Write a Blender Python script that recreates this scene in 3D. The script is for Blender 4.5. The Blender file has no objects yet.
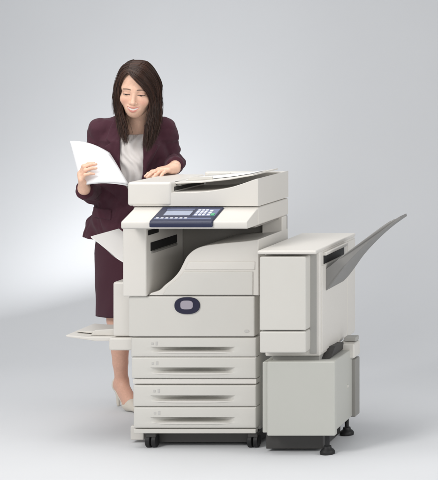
import bpy, bmesh, math, random
import numpy as np
from mathutils import Vector, Matrix

random.seed(7)
rng = np.random.default_rng(11)
scene = bpy.context.scene
COL = scene.collection
R = math.radians

# ------------------------------------------------------------------ camera
# level view camera with a shifted lens: copier front parallel to the film
F_PX, CX, CY = 1620.0, 769.0, 47.0          # focal length / principal point in photo pixels (438 x 480)
CAM = Vector((2.77, -7.0, 1.736))
cd = bpy.data.cameras.new('camera')
cam = bpy.data.objects.new('camera', cd)
COL.objects.link(cam)
cam.location = CAM
cam.rotation_euler = (R(90), 0, 0)
cd.sensor_width = 36.0
cd.sensor_fit = 'AUTO'
cd.lens = F_PX / 480.0 * 36.0
cd.shift_x = -(CX - 219.0) / 480.0
cd.shift_y = -(240.0 - CY) / 480.0
cd.clip_start = 0.1
cd.clip_end = 100.0
scene.camera = cam

# ------------------------------------------------------------------ world, lamps, exposure
world = bpy.data.worlds.new('World')
scene.world = world
world.use_nodes = True
bg = world.node_tree.nodes['Background']
bg.inputs['Color'].default_value = (0.94, 0.97, 1.0, 1)
bg.inputs['Strength'].default_value = 0.37


def area(name, loc, target, size, power, color=(1, 1, 1), spread=180):
    l = bpy.data.lights.new(name, 'AREA')
    l.shape = 'RECTANGLE'
    l.size, l.size_y = size
    l.energy = power
    l.color = color
    l.spread = R(spread)
    o = bpy.data.objects.new(name, l)
    COL.objects.link(o)
    o.location = loc
    o.rotation_euler = (Vector(target) - Vector(loc)).to_track_quat('-Z', 'Y').to_euler()
    return o


area('overhead_softbox', (-0.1, 0.0, 3.7), (0.1, 0.3, 0.0), (2.3, 1.9), 59, (1.0, 0.985, 0.965))
area('front_softbox', (-1.5, -2.9, 3.1), (-0.15, 0.3, 1.15), (1.5, 1.5), 95, (1.0, 0.975, 0.945))
area('side_softbox', (3.9, -0.9, 1.9), (0.6, 0.2, 0.75), (1.4, 1.6), 44, (1.0, 0.98, 0.955))
area('fill_softbox', (2.6, -4.6, 1.7), (0.2, 0.2, 0.95), (1.4, 1.4), 36, (1.0, 0.98, 0.955))
area('background_lamp', (-1.36, 2.80, 1.05), (-2.20, 4.2, 1.20), (0.9, 0.9), 8.8, (0.98, 0.99, 1.0))

vs = scene.view_settings
vs.view_transform = 'Standard'
vs.look = 'None'
vs.exposure = 0.0
vs.gamma = 1.0
vs.use_curve_mapping = False
scene.render.engine = 'CYCLES'
scene.cycles.use_denoising = True
scene.cycles.max_bounces = 8


# ------------------------------------------------------------------ helpers
def W(px, py, d):
    """photo point at a chosen real distance (m) from the camera plane -> world"""
    return Vector((CAM.x + (px - CX) * d / F_PX, d + CAM.y, CAM.z - (py - CY) * d / F_PX))


def mat(name, color, rough=0.5, spec=0.5, noise=0.0, nscale=6.0, bump=0.0, bscale=400.0, sss=0.0,
        metal=0.0, attr=None, sheen=0.0, coat=0.0, wave=None):
    m = bpy.data.materials.new(name)
    m.use_nodes = True
    nt = m.node_tree
    p = nt.nodes['Principled BSDF']
    p.inputs['Base Color'].default_value = (*color, 1)
    p.inputs['Roughness'].default_value = rough
    p.inputs['Specular IOR Level'].default_value = spec
    p.inputs['Metallic'].default_value = metal
    p.inputs['Coat Weight'].default_value = coat
    tc = nt.nodes.new('ShaderNodeTexCoord')
    src = None
    if attr:
        a = nt.nodes.new('ShaderNodeAttribute')
        a.attribute_name = attr
        src = a.outputs['Color']
    if noise > 0:
        n = nt.nodes.new('ShaderNodeTexNoise')
        n.inputs['Scale'].default_value = nscale
        n.inputs['Detail'].default_value = 6
        nt.links.new(tc.outputs['Object'], n.inputs['Vector'])
        mr = nt.nodes.new('ShaderNodeMapRange')
        mr.inputs['From Min'].default_value = 0.3
        mr.inputs['From Max'].default_value = 0.7
        mr.inputs['To Min'].default_value = 1 - noise
        mr.inputs['To Max'].default_value = 1 + noise
        nt.links.new(n.outputs['Fac'], mr.inputs['Value'])
        mx = nt.nodes.new('ShaderNodeVectorMath')
        mx.operation = 'SCALE'
        if src is not None:
            nt.links.new(src, mx.inputs[0])
        else:
            mx.inputs[0].default_value = color
        nt.links.new(mr.outputs['Result'], mx.inputs['Scale'])
        src = mx.outputs['Vector']
        mr2 = nt.nodes.new('ShaderNodeMapRange')
        mr2.inputs['To Min'].default_value = max(0.0, rough - 0.08)
        mr2.inputs['To Max'].default_value = min(1.0, rough + 0.08)
        nt.links.new(n.outputs['Fac'], mr2.inputs['Value'])
        nt.links.new(mr2.outputs['Result'], p.inputs['Roughness'])
    if src is not None:
        nt.links.new(src, p.inputs['Base Color'])
    if bump > 0:
        n2 = nt.nodes.new('ShaderNodeTexNoise')
        n2.inputs['Scale'].default_value = bscale
        n2.inputs['Detail'].default_value = 3
        nt.links.new(tc.outputs['Object'], n2.inputs['Vector'])
        b = nt.nodes.new('ShaderNodeBump')
        b.inputs['Strength'].default_value = bump
        b.inputs['Distance'].default_value = 0.002
        nt.links.new(n2.outputs['Fac'], b.inputs['Height'])
        nt.links.new(b.outputs['Normal'], p.inputs['Normal'])
    if sss > 0:
        p.inputs['Subsurface Weight'].default_value = sss
        p.inputs['Subsurface Radius'].default_value = (1.0, 0.35, 0.2)
        p.inputs['Subsurface Scale'].default_value = 0.006
    if sheen > 0:
        p.inputs['Sheen Weight'].default_value = sheen
        p.inputs['Sheen Roughness'].default_value = 0.5
    return m


M = {
    'plastic': mat('warm_white_plastic', (0.69, 0.666, 0.625), 0.42, 0.4, 0.015, 3.0, 0.12, 900),
    'plastic_d': mat('greenish_shaded_plastic', (0.505, 0.507, 0.470), 0.45, 0.4, 0.02, 3.0, 0.12, 900),  # greener plastic; its darker tone also stands in for weaker light low down
    'plastic_b': mat('light_grey_plastic', (0.625, 0.61, 0.572), 0.45, 0.4, 0.02, 3.0, 0.06, 900),
    'plastic_c': mat('mid_grey_plastic', (0.40, 0.395, 0.375), 0.5, 0.4, 0.02, 4.0, 0.06, 700),
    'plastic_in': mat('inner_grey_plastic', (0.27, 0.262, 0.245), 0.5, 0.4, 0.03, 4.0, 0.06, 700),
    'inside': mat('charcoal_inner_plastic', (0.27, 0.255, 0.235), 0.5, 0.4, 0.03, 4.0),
    'tray': mat('grey_tray_plastic', (0.235, 0.23, 0.222), 0.5, 0.4, 0.03, 6.0, 0.06, 700),
    'white': mat('clean_white_plastic', (0.80, 0.795, 0.785), 0.45, 0.4, 0.015, 4.0, 0.05, 800),
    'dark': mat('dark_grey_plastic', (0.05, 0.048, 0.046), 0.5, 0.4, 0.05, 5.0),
    'black': mat('black_rubber', (0.012, 0.012, 0.013), 0.55, 0.4, 0.1, 20.0),
    'navy': mat('navy_panel', (0.015, 0.020, 0.056), 0.38, 0.5, 0.05, 8.0),
    'slate': mat('slate_blue_plastic', (0.13, 0.155, 0.27), 0.4, 0.5, 0.03, 8.0),
    'lcd': mat('pale_lcd', (0.33, 0.37, 0.48), 0.2, 0.5, 0.04, 30.0),
    'key': mat('pale_key', (0.62, 0.64, 0.72), 0.45, 0.4),
    'keyg': mat('green_key', (0.10, 0.42, 0.22), 0.45, 0.4),
    'badge': mat('navy_badge', (0.016, 0.015, 0.040), 0.3, 0.5),
    'badge_in': mat('silver_badge_face', (0.36, 0.33, 0.38), 0.35, 0.5),
    'paper': mat('white_paper', (0.86, 0.87, 0.89), 0.75, 0.2, 0.01, 5.0),
    'mark': mat('grey_print', (0.53, 0.52, 0.50), 0.6, 0.3),
    'steel': mat('brushed_steel', (0.45, 0.45, 0.45), 0.35, 0.5, metal=0.9),
    'backdrop': mat('seamless_grey_paper', (0.70, 0.712, 0.733), 0.6, 0.22, 0.012, 1.2, 0.03, 300),
    'suit': mat('plum_wool', (0.070, 0.023, 0.036), 0.8, 0.2, 0.05, 160.0, 0.7, 900, sheen=0.08),
    'suit_lining': mat('dark_lining', (0.02, 0.010, 0.016), 0.5, 0.4),
    'blouse': mat('cream_satin', (0.80, 0.765, 0.745), 0.45, 0.45, 0.03, 20.0, 0.15, 700),
    'skin': mat('skin', (0.7, 0.4, 0.3), 0.48, 0.4, 0.05, 120.0, 0.22, 420, sss=0.10, attr='Col'),
    'shoe': mat('cream_leather', (0.72, 0.67, 0.59), 0.32, 0.5, 0.04, 20.0),
    'hair': mat('dark_brown_hair', (0.030, 0.014, 0.010), 0.44, 0.35, 0.0, attr='Col'),
    'pearl': mat('pearl', (0.8, 0.78, 0.75), 0.2, 0.6),
}


def mesh_obj(name, me, m, parent=None, smooth=True, wn=False):
    o = bpy.data.objects.new(name, me)
    if m is not None:
        me.materials.append(m)
    COL.objects.link(o)
    if parent is not None:
        o.parent = parent
    if smooth:
        me.polygons.foreach_set('use_smooth', np.ones(len(me.polygons), dtype=bool))
    if wn:
        w = o.modifiers.new('weighted_normal', 'WEIGHTED_NORMAL')
        w.keep_sharp = True
    return o


def bm_obj(name, bm, m, parent=None, wn=True):
    bmesh.ops.recalc_face_normals(bm, faces=bm.faces)
    for e in bm.edges:
        if len(e.link_faces) == 2 and e.calc_face_angle(0.0) > R(50):
            e.smooth = False
    me = bpy.data.meshes.new(name)
    bm.to_mesh(me)
    bm.free()
    return mesh_obj(name, me, m, parent, True, wn)


def add_box(bm, x0, x1, y0, y1, z0, z1):
    v = [bm.verts.new((x, y, z)) for x in (x0, x1) for y in (y0, y1) for z in (z0, z1)]
    for f in ((0, 1, 3, 2), (4, 6, 7, 5), (0, 4, 5, 1), (2, 3, 7, 6), (0, 2, 6, 4), (1, 5, 7, 3)):
        bm.faces.new([v[i] for i in f])


def bevel(bm, off, seg=3):
    if off > 0:
        bmesh.ops.recalc_face_normals(bm, faces=bm.faces)
        bmesh.ops.bevel(bm, geom=bm.edges[:], offset=off, segments=seg, profile=0.5, affect='EDGES', clamp_overlap=True)


def rbox(name, x0, x1, y0, y1, z0, z1, m, parent=None, bev=0.004, seg=3):
    bm = bmesh.new()
    add_box(bm, x0, x1, y0, y1, z0, z1)
    bevel(bm, bev, seg)
    return bm_obj(name, bm, m, parent)


def prism(name, pts, a0, a1, m, parent=None, axis='Y', bev=0.003, seg=2):
    """closed 2-D outline; axis 'Y': pts are (x,z) swept in y; axis 'X': pts are (y,z) swept in x"""
    bm = bmesh.new()
    mk = (lambda p, a: (p[0], a, p[1])) if axis == 'Y' else (lambda p, a: (a, p[0], p[1]))
    va = [bm.verts.new(mk(p, a0)) for p in pts]
    vb = [bm.verts.new(mk(p, a1)) for p in pts]
    fa = bm.faces.new(va)
    fb = bm.faces.new(vb)
    n = len(pts)
    for i in range(n):
        bm.faces.new((va[i], va[(i + 1) % n], vb[(i + 1) % n], vb[i]))
    if bev > 0:
        bmesh.ops.recalc_face_normals(bm, faces=bm.faces)
        ed = list(set(fa.edges) | set(fb.edges))
        bmesh.ops.bevel(bm, geom=ed, offset=bev, segments=seg, profile=0.5, affect='EDGES', clamp_overlap=True)
    return bm_obj(name, bm, m, parent)


def lathe_z(bm, prof, cx, cy, n=24):
    rings = []
    for r, z in prof:
        rings.append([bm.verts.new((cx + r * math.cos(2 * math.pi * i / n), cy + r * math.sin(2 * math.pi * i / n), z)) for i in range(n)])
    for a, b in zip(rings, rings[1:]):
        for i in range(n):
            bm.faces.new((a[i], a[(i + 1) % n], b[(i + 1) % n], b[i]))
    bm.faces.new(rings[0][::-1])
    bm.faces.new(rings[-1])


def cyl_x(bm, x0, x1, cy, cz, r, n=28, bev=0.15):
    prof = [(x0, r * (1 - bev)), (x0 + (x1 - x0) * 0.15, r), (x1 - (x1 - x0) * 0.15, r), (x1, r * (1 - bev))]
    rings = [[bm.verts.new((x, cy + q * math.cos(2 * math.pi * i / n), cz + q * math.sin(2 * math.pi * i / n))) for i in range(n)] for x, q in prof]
    for a, b in zip(rings, rings[1:]):
        for i in range(n):
            bm.faces.new((a[i], a[(i + 1) % n], b[(i + 1) % n], b[i]))
    bm.faces.new(rings[0][::-1])
    bm.faces.new(rings[-1])


def empty(name, loc, label, cat, group=None):
    o = bpy.data.objects.new(name, None)
    COL.objects.link(o)
    o['label'] = label
    o['category'] = cat
    if group:
        o['group'] = group
    return o


def smooth_pts(pts, n=6, closed=False):
    """Catmull-Rom through pts"""
    P = [np.array(p, float) for p in pts]
    out = []
    for i in range(len(P) - 1):
        p0 = P[max(i - 1, 0)]; p1 = P[i]; p2 = P[i + 1]; p3 = P[min(i + 2, len(P) - 1)]
        for k in range(n):
            t = k / n
            out.append(0.5 * ((2 * p1) + (p2 - p0) * t + (2 * p0 - 5 * p1 + 4 * p2 - p3) * t * t + (3 * p1 - p0 - 3 * p2 + p3) * t ** 3))
    out.append(P[-1])
    return np.array(out)


# ------------------------------------------------------------------ setting: seamless backdrop
prof = [(-9.0, 0.0), (-2.0, 0.0), (1.9, 0.0)]
for i in range(1, 25):
    a = math.radians(90 * i / 24)
    prof.append((1.9 + 2.6 * math.sin(a), 2.6 - 2.6 * math.cos(a)))
prof += [(4.5, 4.2), (4.5, 5.5)]
bm = bmesh.new()
xs = np.linspace(-7, 7, 15)
g = [[bm.verts.new((x, y, z)) for x in xs] for y, z in prof]
for a, b in zip(g, g[1:]):
    for i in range(len(xs) - 1):
        bm.faces.new((a[i], a[i + 1], b[i + 1], b[i]))
bd = bm_obj('backdrop', bm, M['backdrop'], None, wn=False)
bd['kind'] = 'structure'
bd['label'] = 'seamless pale grey studio backdrop sweeping from floor to wall'

# ------------------------------------------------------------------ copier
cp = empty('copier', (0, 0, 0), 'large warm white office copier with four drawers and navy control panel', 'copier')
PL, PB = M['plastic'], M['plastic_b']


def ZZ(py, d=7.0):
    return CAM.z - (py - CY) * d / F_PX


rbox('body', 0.020, 0.553, 0.060, 0.56, 0.068, 0.655, PB, cp, 0.006)
# base skirt and casters
rbox('base_trim', 0.024, 0.552, 0.000, 0.03, 0.066, 0.084, PB, cp, 0.003)
rbox('lower_frame', 0.06, 0.548, 0.050, 0.52, 0.016, 0.067, M['dark'], cp, 0.003)  # dark box carried low to stand in for shade between the casters


def caster(x, y):
    bm = bmesh.new()
    add_box(bm, x - 0.022, x + 0.022, y - 0.02, y + 0.028, 0.046, 0.066)
    bevel(bm, 0.004, 2)
    c = bm_obj('caster', bm, M['dark'], cp)
    for s in (-1, 1):
        bm = bmesh.new()
        cyl_x(bm, x + s * 0.013 - 0.011, x + s * 0.013 + 0.011, y, 0.028, 0.028)
        bm_obj('wheel', bm, M['black'], c)


for x, y in ((0.094, 0.03), (0.535, 0.03), (0.094, 0.48), (0.535, 0.48)):
    caster(x, y)
# stabiliser foot peeping out at the left corner
bm = bmesh.new(); add_box(bm, -0.03, 0.03, 0.10, 0.16, 0.012, 0.075); bevel(bm, 0.006, 2)
bm_obj('stabiliser', bm, PL, cp)


def drawer(x0, x1, z0, z1, hx0=0.098, hx1=0.462):
    """drawer front with a scooped finger recess formed into the face"""
    h = z1 - z0
    zt, zb = z1 - h * 0.47, z1 - h * 0.75
    zs = sorted(set([z0, z0 + 0.003, z0 + 0.006, zb - 0.004, zb, zb + 0.002] + list(np.linspace(zb + 0.004, zt - 0.003, 8)) +
                    [zt - 0.0012, zt, zt + 0.002, zt + 0.006, z1 - 0.006, z1 - 0.003, z1]))
    xs = sorted(set([x0, x0 + 0.003, x0 + 0.006, x1 - 0.006, x1 - 0.003, x1] + list(np.linspace(hx0, hx1, 49)) + [hx0 - 0.03, hx1 + 0.03]))
    bm = bmesh.new()
    G = []
    xc, hw = (hx0 + hx1) / 2, (hx1 - hx0) / 2
    for z in zs:
        row = []
        for x in xs:
            e = 0.0
            for q in (x - x0, x1 - x, z - z0, z1 - z):
                if q < 0.006:
                    e = max(e, 0.004 * (1 - q / 0.006) ** 2)
            u = abs(x - xc) / hw
            dep = 0.0
            if u < 1:
                s = (1 - u ** 2.2)
                t = (z - zb) / (zt - zb)
                if 0 < t < 0.97:
                    dep = 0.056 * s * min(1.0, (t / 0.30))
                elif 0.97 <= t <= 0.99:
                    dep = 0.056 * s * 0.8
            row.append(bm.verts.new((x, e + dep, z)))
        G.append(row)
    for a, b in zip(G, G[1:]):
        for i in range(len(xs) - 1):
            bm.faces.new((a[i], a[i + 1], b[i + 1], b[i]))
    # rim back to the cabinet
    loop = G[0] + [r[-1] for r in G[1:]] + G[-1][-2::-1] + [r[0] for r in G[-2:0:-1]]
    back = [bm.verts.new((v.co.x, 0.062, v.co.z)) for v in loop]
    n = len(loop)
    for i in range(n):
        bm.faces.new((loop[i], loop[(i + 1) % n], back[(i + 1) % n], back[i]))
    d = bm_obj('drawer', bm, PB, cp, wn=False)
    # size window and number mark at the upper left
    rbox('size_label', x0 + 0.088, x0 + 0.098, -0.0012, 0.004, z1 - 0.030, z1 - 0.020, M['mark'], d, 0.0005, 1)
    rbox('size_label', x0 + 0.107, x0 + 0.116, -0.0012, 0.004, z1 - 0.032, z1 - 0.016, M['mark'], d, 0.0005, 1)
    # lip along the bottom of the recess
    pts = []
    bm = bmesh.new()
    nseg = 40
    A = []
    for i in range(nseg + 1):
        u = -1 + 2 * i / nseg
        x = xc + hw * u * 0.985
        s = max(0.0, 1 - abs(u) ** 4)
        th = 0.0006 + 0.0042 * s
        A.append([bm.verts.new((x, -0.0045 * s + 0.0005, zb - th)), bm.verts.new((x, -0.0045 * s + 0.0005, zb + th * 0.6)), bm.verts.new((x, 0.006, zb + th * 0.6)), bm.verts.new((x, 0.006, zb - th))])
    for a, b in zip(A, A[1:]):
        for i in range(4):
            bm.faces.new((a[i], a[(i + 1) % 4], b[(i + 1) % 4], b[i]))
    bm.faces.new(A[0]); bm.faces.new(A[-1])
    bm_obj('handle', bm, PL, d)
    return d


g = 0.0016
drawer(0.013, 0.553, ZZ(357.2) + g, ZZ(337.5) - g)
drawer(0.015, 0.553, ZZ(379) + g, ZZ(357.2) - g)
rbox('module_joint', 0.020, 0.553, 0.004, 0.062, ZZ(384.5) + 0.002, ZZ(379) - 0.002, PL, cp, 0.002)
drawer(0.022, 0.553, ZZ(407) + g, ZZ(385) - g)
drawer(0.024, 0.553, ZZ(428.5) + g, ZZ(407) - g)

# big front door with oval badge and latch
door = rbox('front_door', 0.004, 0.548, -0.004, 0.062, ZZ(336.5), ZZ(296.3), PB, cp, 0.006, 4)


def oval(name, x, z, rx, rz, y0, y1, m, parent, n=40, p=2.0, bev=0.002):
    pts = []
    for i in range(n):
        a = 2 * math.pi * i / n
        c, s = math.cos(a), math.sin(a)
        pts.append((x + rx * math.copysign(abs(c) ** (2 / p), c), z + rz * math.copysign(abs(s) ** (2 / p), s)))
    return prism(name, pts, y0, y1, m, parent, 'Y', bev)


bxx, bzz = 0.2585, ZZ(305.3)
oval('badge', bxx, bzz, 0.055, 0.037, -0.010, -0.003, M['badge'], door, p=2.3)
oval('badge_face', bxx - 0.001, bzz + 0.003, 0.027, 0.019, -0.0125, -0.009, M['badge_in'], door, p=3.2, bev=0.001)
oval('latch', 0.514, ZZ(331), 0.011, 0.006, -0.0060, -0.003, M['mark'], door, bev=0.0008)

# upper front cover: its top edge is the in-body output tray, low at the left, high at the right
tp = [(151, 293), (159, 290.5), (165, 285), (173, 278.5), (179, 271.5), (183, 264), (187, 256.5), (194, 250), (204, 246), (222, 243.5), (245, 241.3), (258.5, 239.5)]
prof = smooth_pts([((px - 128) * 7.0 / F_PX, ZZ(py)) for px, py in tp], 4)
prof = [tuple(p) for p in prof]
outl = [(0.088, 0.662)] + prof + [(0.565, 0.662)]
prism('output_tray', outl, 0.000, 0.43, PL, cp, 'Y', 0.004, 3)
# stepped shelf lines of the cover, right of the diagonal
def under_curve(z0, z1, x1, inset):
    c = np.array(prof)
    pts_ = [(0.0, 0.0)]
    lo_x = np.interp(z0, c[:, 1], c[:, 0]) + inset
    zs_ = np.linspace(z0, z1, 8)
    left = [(float(np.interp(q, c[:, 1], c[:, 0]) + inset), float(q)) for q in zs_]
    return left + [(x1, z1), (x1, z0)]


prism('front_cover', under_curve(ZZ(288.5), ZZ(271.3), 0.541, 0.022) + [(0.541, ZZ(295)), (0.150, ZZ(295))], -0.006, 0.012, PB, cp, 'Y', 0.005, 3)
prism('cover_ledge', under_curve(ZZ(269.6), ZZ(261.5), 0.549, 0.020), -0.004, 0.012, PL, cp, 'Y', 0.003)

# left pillar with the exit slots on its inner wall
pil = rbox('pillar', -0.016, 0.086, -0.018, 0.43, 0.660, 0.962, PL, cp, 0.007, 4)
rbox('exit_slot', 0.083, 0.0885, 0.03, 0.34, ZZ(252), ZZ(243.5), M['black'], pil, 0.001, 1)
rbox('exit_slot', 0.083, 0.0888, 0.00, 0.12, ZZ(235.5), ZZ(230.5), M['black'], pil, 0.001, 1)
rbox('exit_lip', 0.084, 0.094, 0.04, 0.33, ZZ(254.5), ZZ(252.3), M['plastic_in'], pil, 0.001, 1)
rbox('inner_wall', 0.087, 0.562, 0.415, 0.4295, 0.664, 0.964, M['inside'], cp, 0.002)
rbox('rear_column', 0.470, 0.564, 0.345, 0.414, 0.80, 0.966, PL, cp, 0.006)
# underside of the scanner
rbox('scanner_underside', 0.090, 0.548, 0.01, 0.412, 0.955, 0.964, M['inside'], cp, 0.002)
for k in range(4):
    rbox('paper_weight', 0.12 + k * 0.05, 0.13 + k * 0.05, 0.20, 0.29, 0.945, 0.956, M['dark'], cp, 0.002, 1)

# scanner body and sloped control panel
rbox('scanner', 0.0216, 0.563, 0.002, 0.44, 0.9655, 1.0435, PL, cp, 0.008, 4)
pan = prism('control_panel', [(-0.135, 0.9655), (-0.141, 0.972), (-0.141, 0.992), (-0.136, 0.9975), (-0.004, 1.037), (0.0, 1.036), (0.0, 0.9655)], 0.026, 0.560, PL, cp, 'X', 0.006, 3)


def slope_z(y):
    return 0.9975 + (y + 0.136) * (1.037 - 0.9975) / 0.132


def on_panel(name, x0, x1, y0, y1, h, m, parent, bev=0.0015, skew=0.0, drop=0.004):
    """a plate lying on the sloped panel top"""
    bm = bmesh.new()
    vs_ = []
    for x in (0, 1):
        for y in (y0, y1):
            for t in (0, 1):
                xx = (x0, x1)[x] + skew * (y - y0)
                vs_.append(bm.verts.new((xx, y - 0.29 * h * t, slope_z(y) + (h if t else -drop))))
    for f in ((0, 1, 3, 2), (4, 6, 7, 5), (0, 4, 5, 1), (2, 3, 7, 6), (0, 2, 6, 4), (1, 5, 7, 3)):
        bm.faces.new([vs_[i] for i in f])
    bevel(bm, bev, 2)
    return bm_obj(name, bm, m, parent)


prism('console', [(-0.151, 0.974), (-0.152, 0.990), (-0.147, 1.001), (-0.004, 1.0445), (0.0, 1.040), (0.0, 1.02), (-0.13, 0.974)], 0.149, 0.416, M['navy'], pan, 'X', 0.005, 3)
on_panel('display', 0.185, 0.298, -0.088, -0.040, 0.0075, M['lcd'], pan)
on_panel('key_bed', 0.312, 0.408, -0.098, -0.020, 0.0072, M['slate'], pan)
on_panel('key_strip', 0.160, 0.402, -0.129, -0.114, 0.0072, M['slate'], pan)
on_panel('key_strip', 0.180, 0.300, -0.030, -0.018, 0.0072, M['slate'], pan)
for r in range(4):
    for c in range(3):
        x = 0.319 + c * 0.0165
        y = -0.093 + r * 0.0165
        on_panel('key', x, x + 0.012, y, y + 0.010, 0.0105, M['key'], pan, 0.001)
for k in range(3):
    on_panel('key', 0.372, 0.386, -0.092 + k * 0.02, -0.080 + k * 0.02, 0.0105, M['key'], pan, 0.001)
on_panel('start_key', 0.389, 0.404, -0.094, -0.076, 0.0110, M['keyg'], pan, 0.001)
for k in range(7):
    on_panel('key', 0.168 + k * 0.020, 0.180 + k * 0.020, -0.126, -0.117, 0.0100, M['key'], pan, 0.001)

# document feeder: lid, feeder block, document tray
ztop = [(0.185, 1.107), (0.27, 1.108), (0.35, 1.113), (0.43, 1.126), (0.50, 1.147), (0.545, 1.163), (0.563, 1.168)]
prof = [tuple(p) for p in smooth_pts(ztop, 4)]
lid = prism('feeder_lid', [(0.0216, 1.0475), (0.0216, 1.107)] + prof + [(0.563, 1.0475)], -0.002, 0.44, PL, cp, 'Y', 0.005, 3)
blk = rbox('feeder_block', 0.000, 0.188, -0.008, 0.425, 1.050, 1.153, PL, cp, 0.012, 4)
rbox('pull_tab', 0.172, 0.194, 0.05, 0.09, 1.137, 1.150, M['dark'], blk, 0.003)
rbox('feed_slot', 0.1865, 0.1905, 0.03, 0.40, 1.112, 1.130, M['dark'], blk, 0.001)
tr = prism('document_tray', [(0.187, 1.140), (0.30, 1.145), (0.42, 1.158), (0.525, 1.176), (0.525, 1.182), (0.42, 1.1655), (0.30, 1.153), (0.187, 1.149)], 0.045, 0.405, PL, cp, 'Y', 0.003)
for y in (0.10, 0.33):
    prism('paper_guide', [(0.215, 1.150), (0.33, 1.155), (0.33, 1.168), (0.235, 1.167)], y, y + 0.012, PB, tr, 'Y', 0.002)
rbox('rear_wall', 0.19, 0.560, 0.408, 0.438, 1.100, 1.166, PL, lid, 0.006)
rbox('tray_hinge', 0.188, 0.205, 0.06, 0.39, 1.131, 1.142, M['plastic_c'], tr, 0.002)

# left side: side cover, bypass tray housing, bypass tray, upper side tray
rbox('side_cover', -0.106, 0.015, 0.100, 0.50, 0.466, ZZ(282, 7.1), PL, cp, 0.010, 4)
hs = rbox('tray_housing', -0.118, 0.010, 0.085, 0.47, 0.408, 0.463, PL, cp, 0.008, 4)
bt = prism('bypass_tray', [(-0.112, 0.444), (-0.19, 0.444), (-0.316, 0.462), (-0.318, 0.470), (-0.22, 0.462), (-0.112, 0.462)], 0.115, 0.42, PL, cp, 'Y', 0.003)
prism('tray_extension', [(-0.19, 0.462), (-0.30, 0.4735), (-0.30, 0.478), (-0.18, 0.474), (-0.13, 0.472), (-0.13, 0.462)], 0.18, 0.36, PL, bt, 'Y', 0.002)
for y in (0.15, 0.385):
    prism('paper_guide', [(-0.115, 0.462), (-0.225, 0.465), (-0.205, 0.486), (-0.115, 0.492)], y, y + 0.01, PL, bt, 'Y', 0.002)
st = [(128, 263), (117, 256), (106, 246.5), (94, 237)]
up = [W(px, py, 7.12) for px, py in st]
up = [(p.x, p.z) for p in up]
pr = [tuple(p) for p in smooth_pts(up, 4)]
prism('side_tray', pr + [(x - 0.002, z + 0.006) for x, z in reversed(pr)], 0.09, 0.40, M['white'], cp, 'Y', 0.002)

# ------------------------------------------------------------------ finisher
fn = empty('finisher', (0.7, 0, 0), 'warm white finisher cabinet docked at the copier side with a raised grey output tray', 'finisher')
main = rbox('body', 0.614, 0.850, -0.070, 0.51, 0.412, 0.862, PL, fn, 0.008, 4)
rbox('top_cover', 0.603, 0.853, -0.142, 0.513, 0.858, 0.874, PL, fn, 0.006, 3)
rbox('door', 0.612, 0.808, -0.140, -0.062, ZZ(330.6, 6.86), ZZ(256.8, 6.86), PB, fn, 0.007, 4)
rbox('door', 0.612, 0.808, -0.140, -0.062, ZZ(353, 6.86), ZZ(331.6, 6.86), PB, fn, 0.007, 4)
rbox('side_panel', 0.846, 0.8535, -0.050, 0.364, 0.425, 0.796, PL, fn, 0.003)
rbox('side_panel', 0.846, 0.8535, 0.371, 0.502, 0.425, 0.850, PL, fn, 0.003)
rbox('recess_shade_strip', 0.806, 0.836, -0.0735, -0.060, 0.425, 0.848, M['plastic_c'], fn, 0.002)  # mid-grey strip painting the shade of the recess beside the door
rbox('neck', 0.640, 0.842, -0.050, 0.28, 0.385, 0.43, M['plastic_c'], fn, 0.003)
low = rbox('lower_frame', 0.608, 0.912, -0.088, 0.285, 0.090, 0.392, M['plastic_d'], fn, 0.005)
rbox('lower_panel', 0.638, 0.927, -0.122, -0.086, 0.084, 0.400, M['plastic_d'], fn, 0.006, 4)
rbox('rear_post', 0.895, 0.928, 0.215, 0.290, 0.088, 0.345, M['plastic_in'], fn, 0.004)
br = rbox('bracket', 0.852, 0.929, 0.190, 0.292, 0.352, 0.418, PL, fn, 0.008)
rbox('bracket_cap', 0.872, 0.925, 0.235, 0.290, 0.420, 0.440, M['plastic_c'], fn, 0.004)
prism('side_bracket', [(-0.02, 0.394), (0.20, 0.394), (0.20, 0.425), (0.06, 0.432), (0.02, 0.412)], 0.838, 0.880, M['dark'], fn, 'X', 0.004)
rbox('base_shade_block', 0.612, 0.855, -0.050, 0.24, 0.012, 0.092, M['dark'], fn, 0.003)  # dark block added to stand in for the shade under the cabinet
rbox('screw', 0.911, 0.9155, 0.135, 0.147, 0.235, 0.247, PL, fn, 0.001, 1)
for x, y in ((0.885, -0.085), (0.879, 0.255), (0.70, 0.26)):
    bm = bmesh.new()
    lathe_z(bm, [(0.031, 0.0), (0.032, 0.010), (0.027, 0.018), (0.018, 0.024), (0.016, 0.034), (0.009, 0.036), (0.009, 0.093)], x, y)
    bm_obj('levelling_foot', bm, M['black'], fn)
# exit slot on the right side and the output tray rising from it
rbox('exit_slot', 0.848, 0.8525, -0.02, 0.31, 0.800, 0.836, M['black'], main, 0.001, 1)
rbox('slot_hood', 0.848, 0.866, -0.03, 0.33, 0.838, 0.852, PL, main, 0.004)
upc = [(321, 272), (332, 264), (343, 255), (354, 246.5), (366, 237.5), (380, 227.5), (394, 219.0)]
lowc = [(395, 221.5), (381, 231.0), (368, 241.5), (356, 253), (346, 264), (336, 278), (329, 287), (321, 295)]
u1 = [W(px, py, 6.99) for px, py in upc]
l1 = [W(px, py, 6.99) for px, py in lowc]
po = [tuple(p) for p in smooth_pts([(p.x, p.z) for p in u1], 4)] + [tuple(p) for p in smooth_pts([(p.x, p.z) for p in l1], 4)]
nu = len(smooth_pts([(p.x, p.z) for p in u1], 4))
bm = bmesh.new()
xm = max(p[0] for p in po)
xn = min(p[0] for p in po)
FA, FB = [], []
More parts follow.
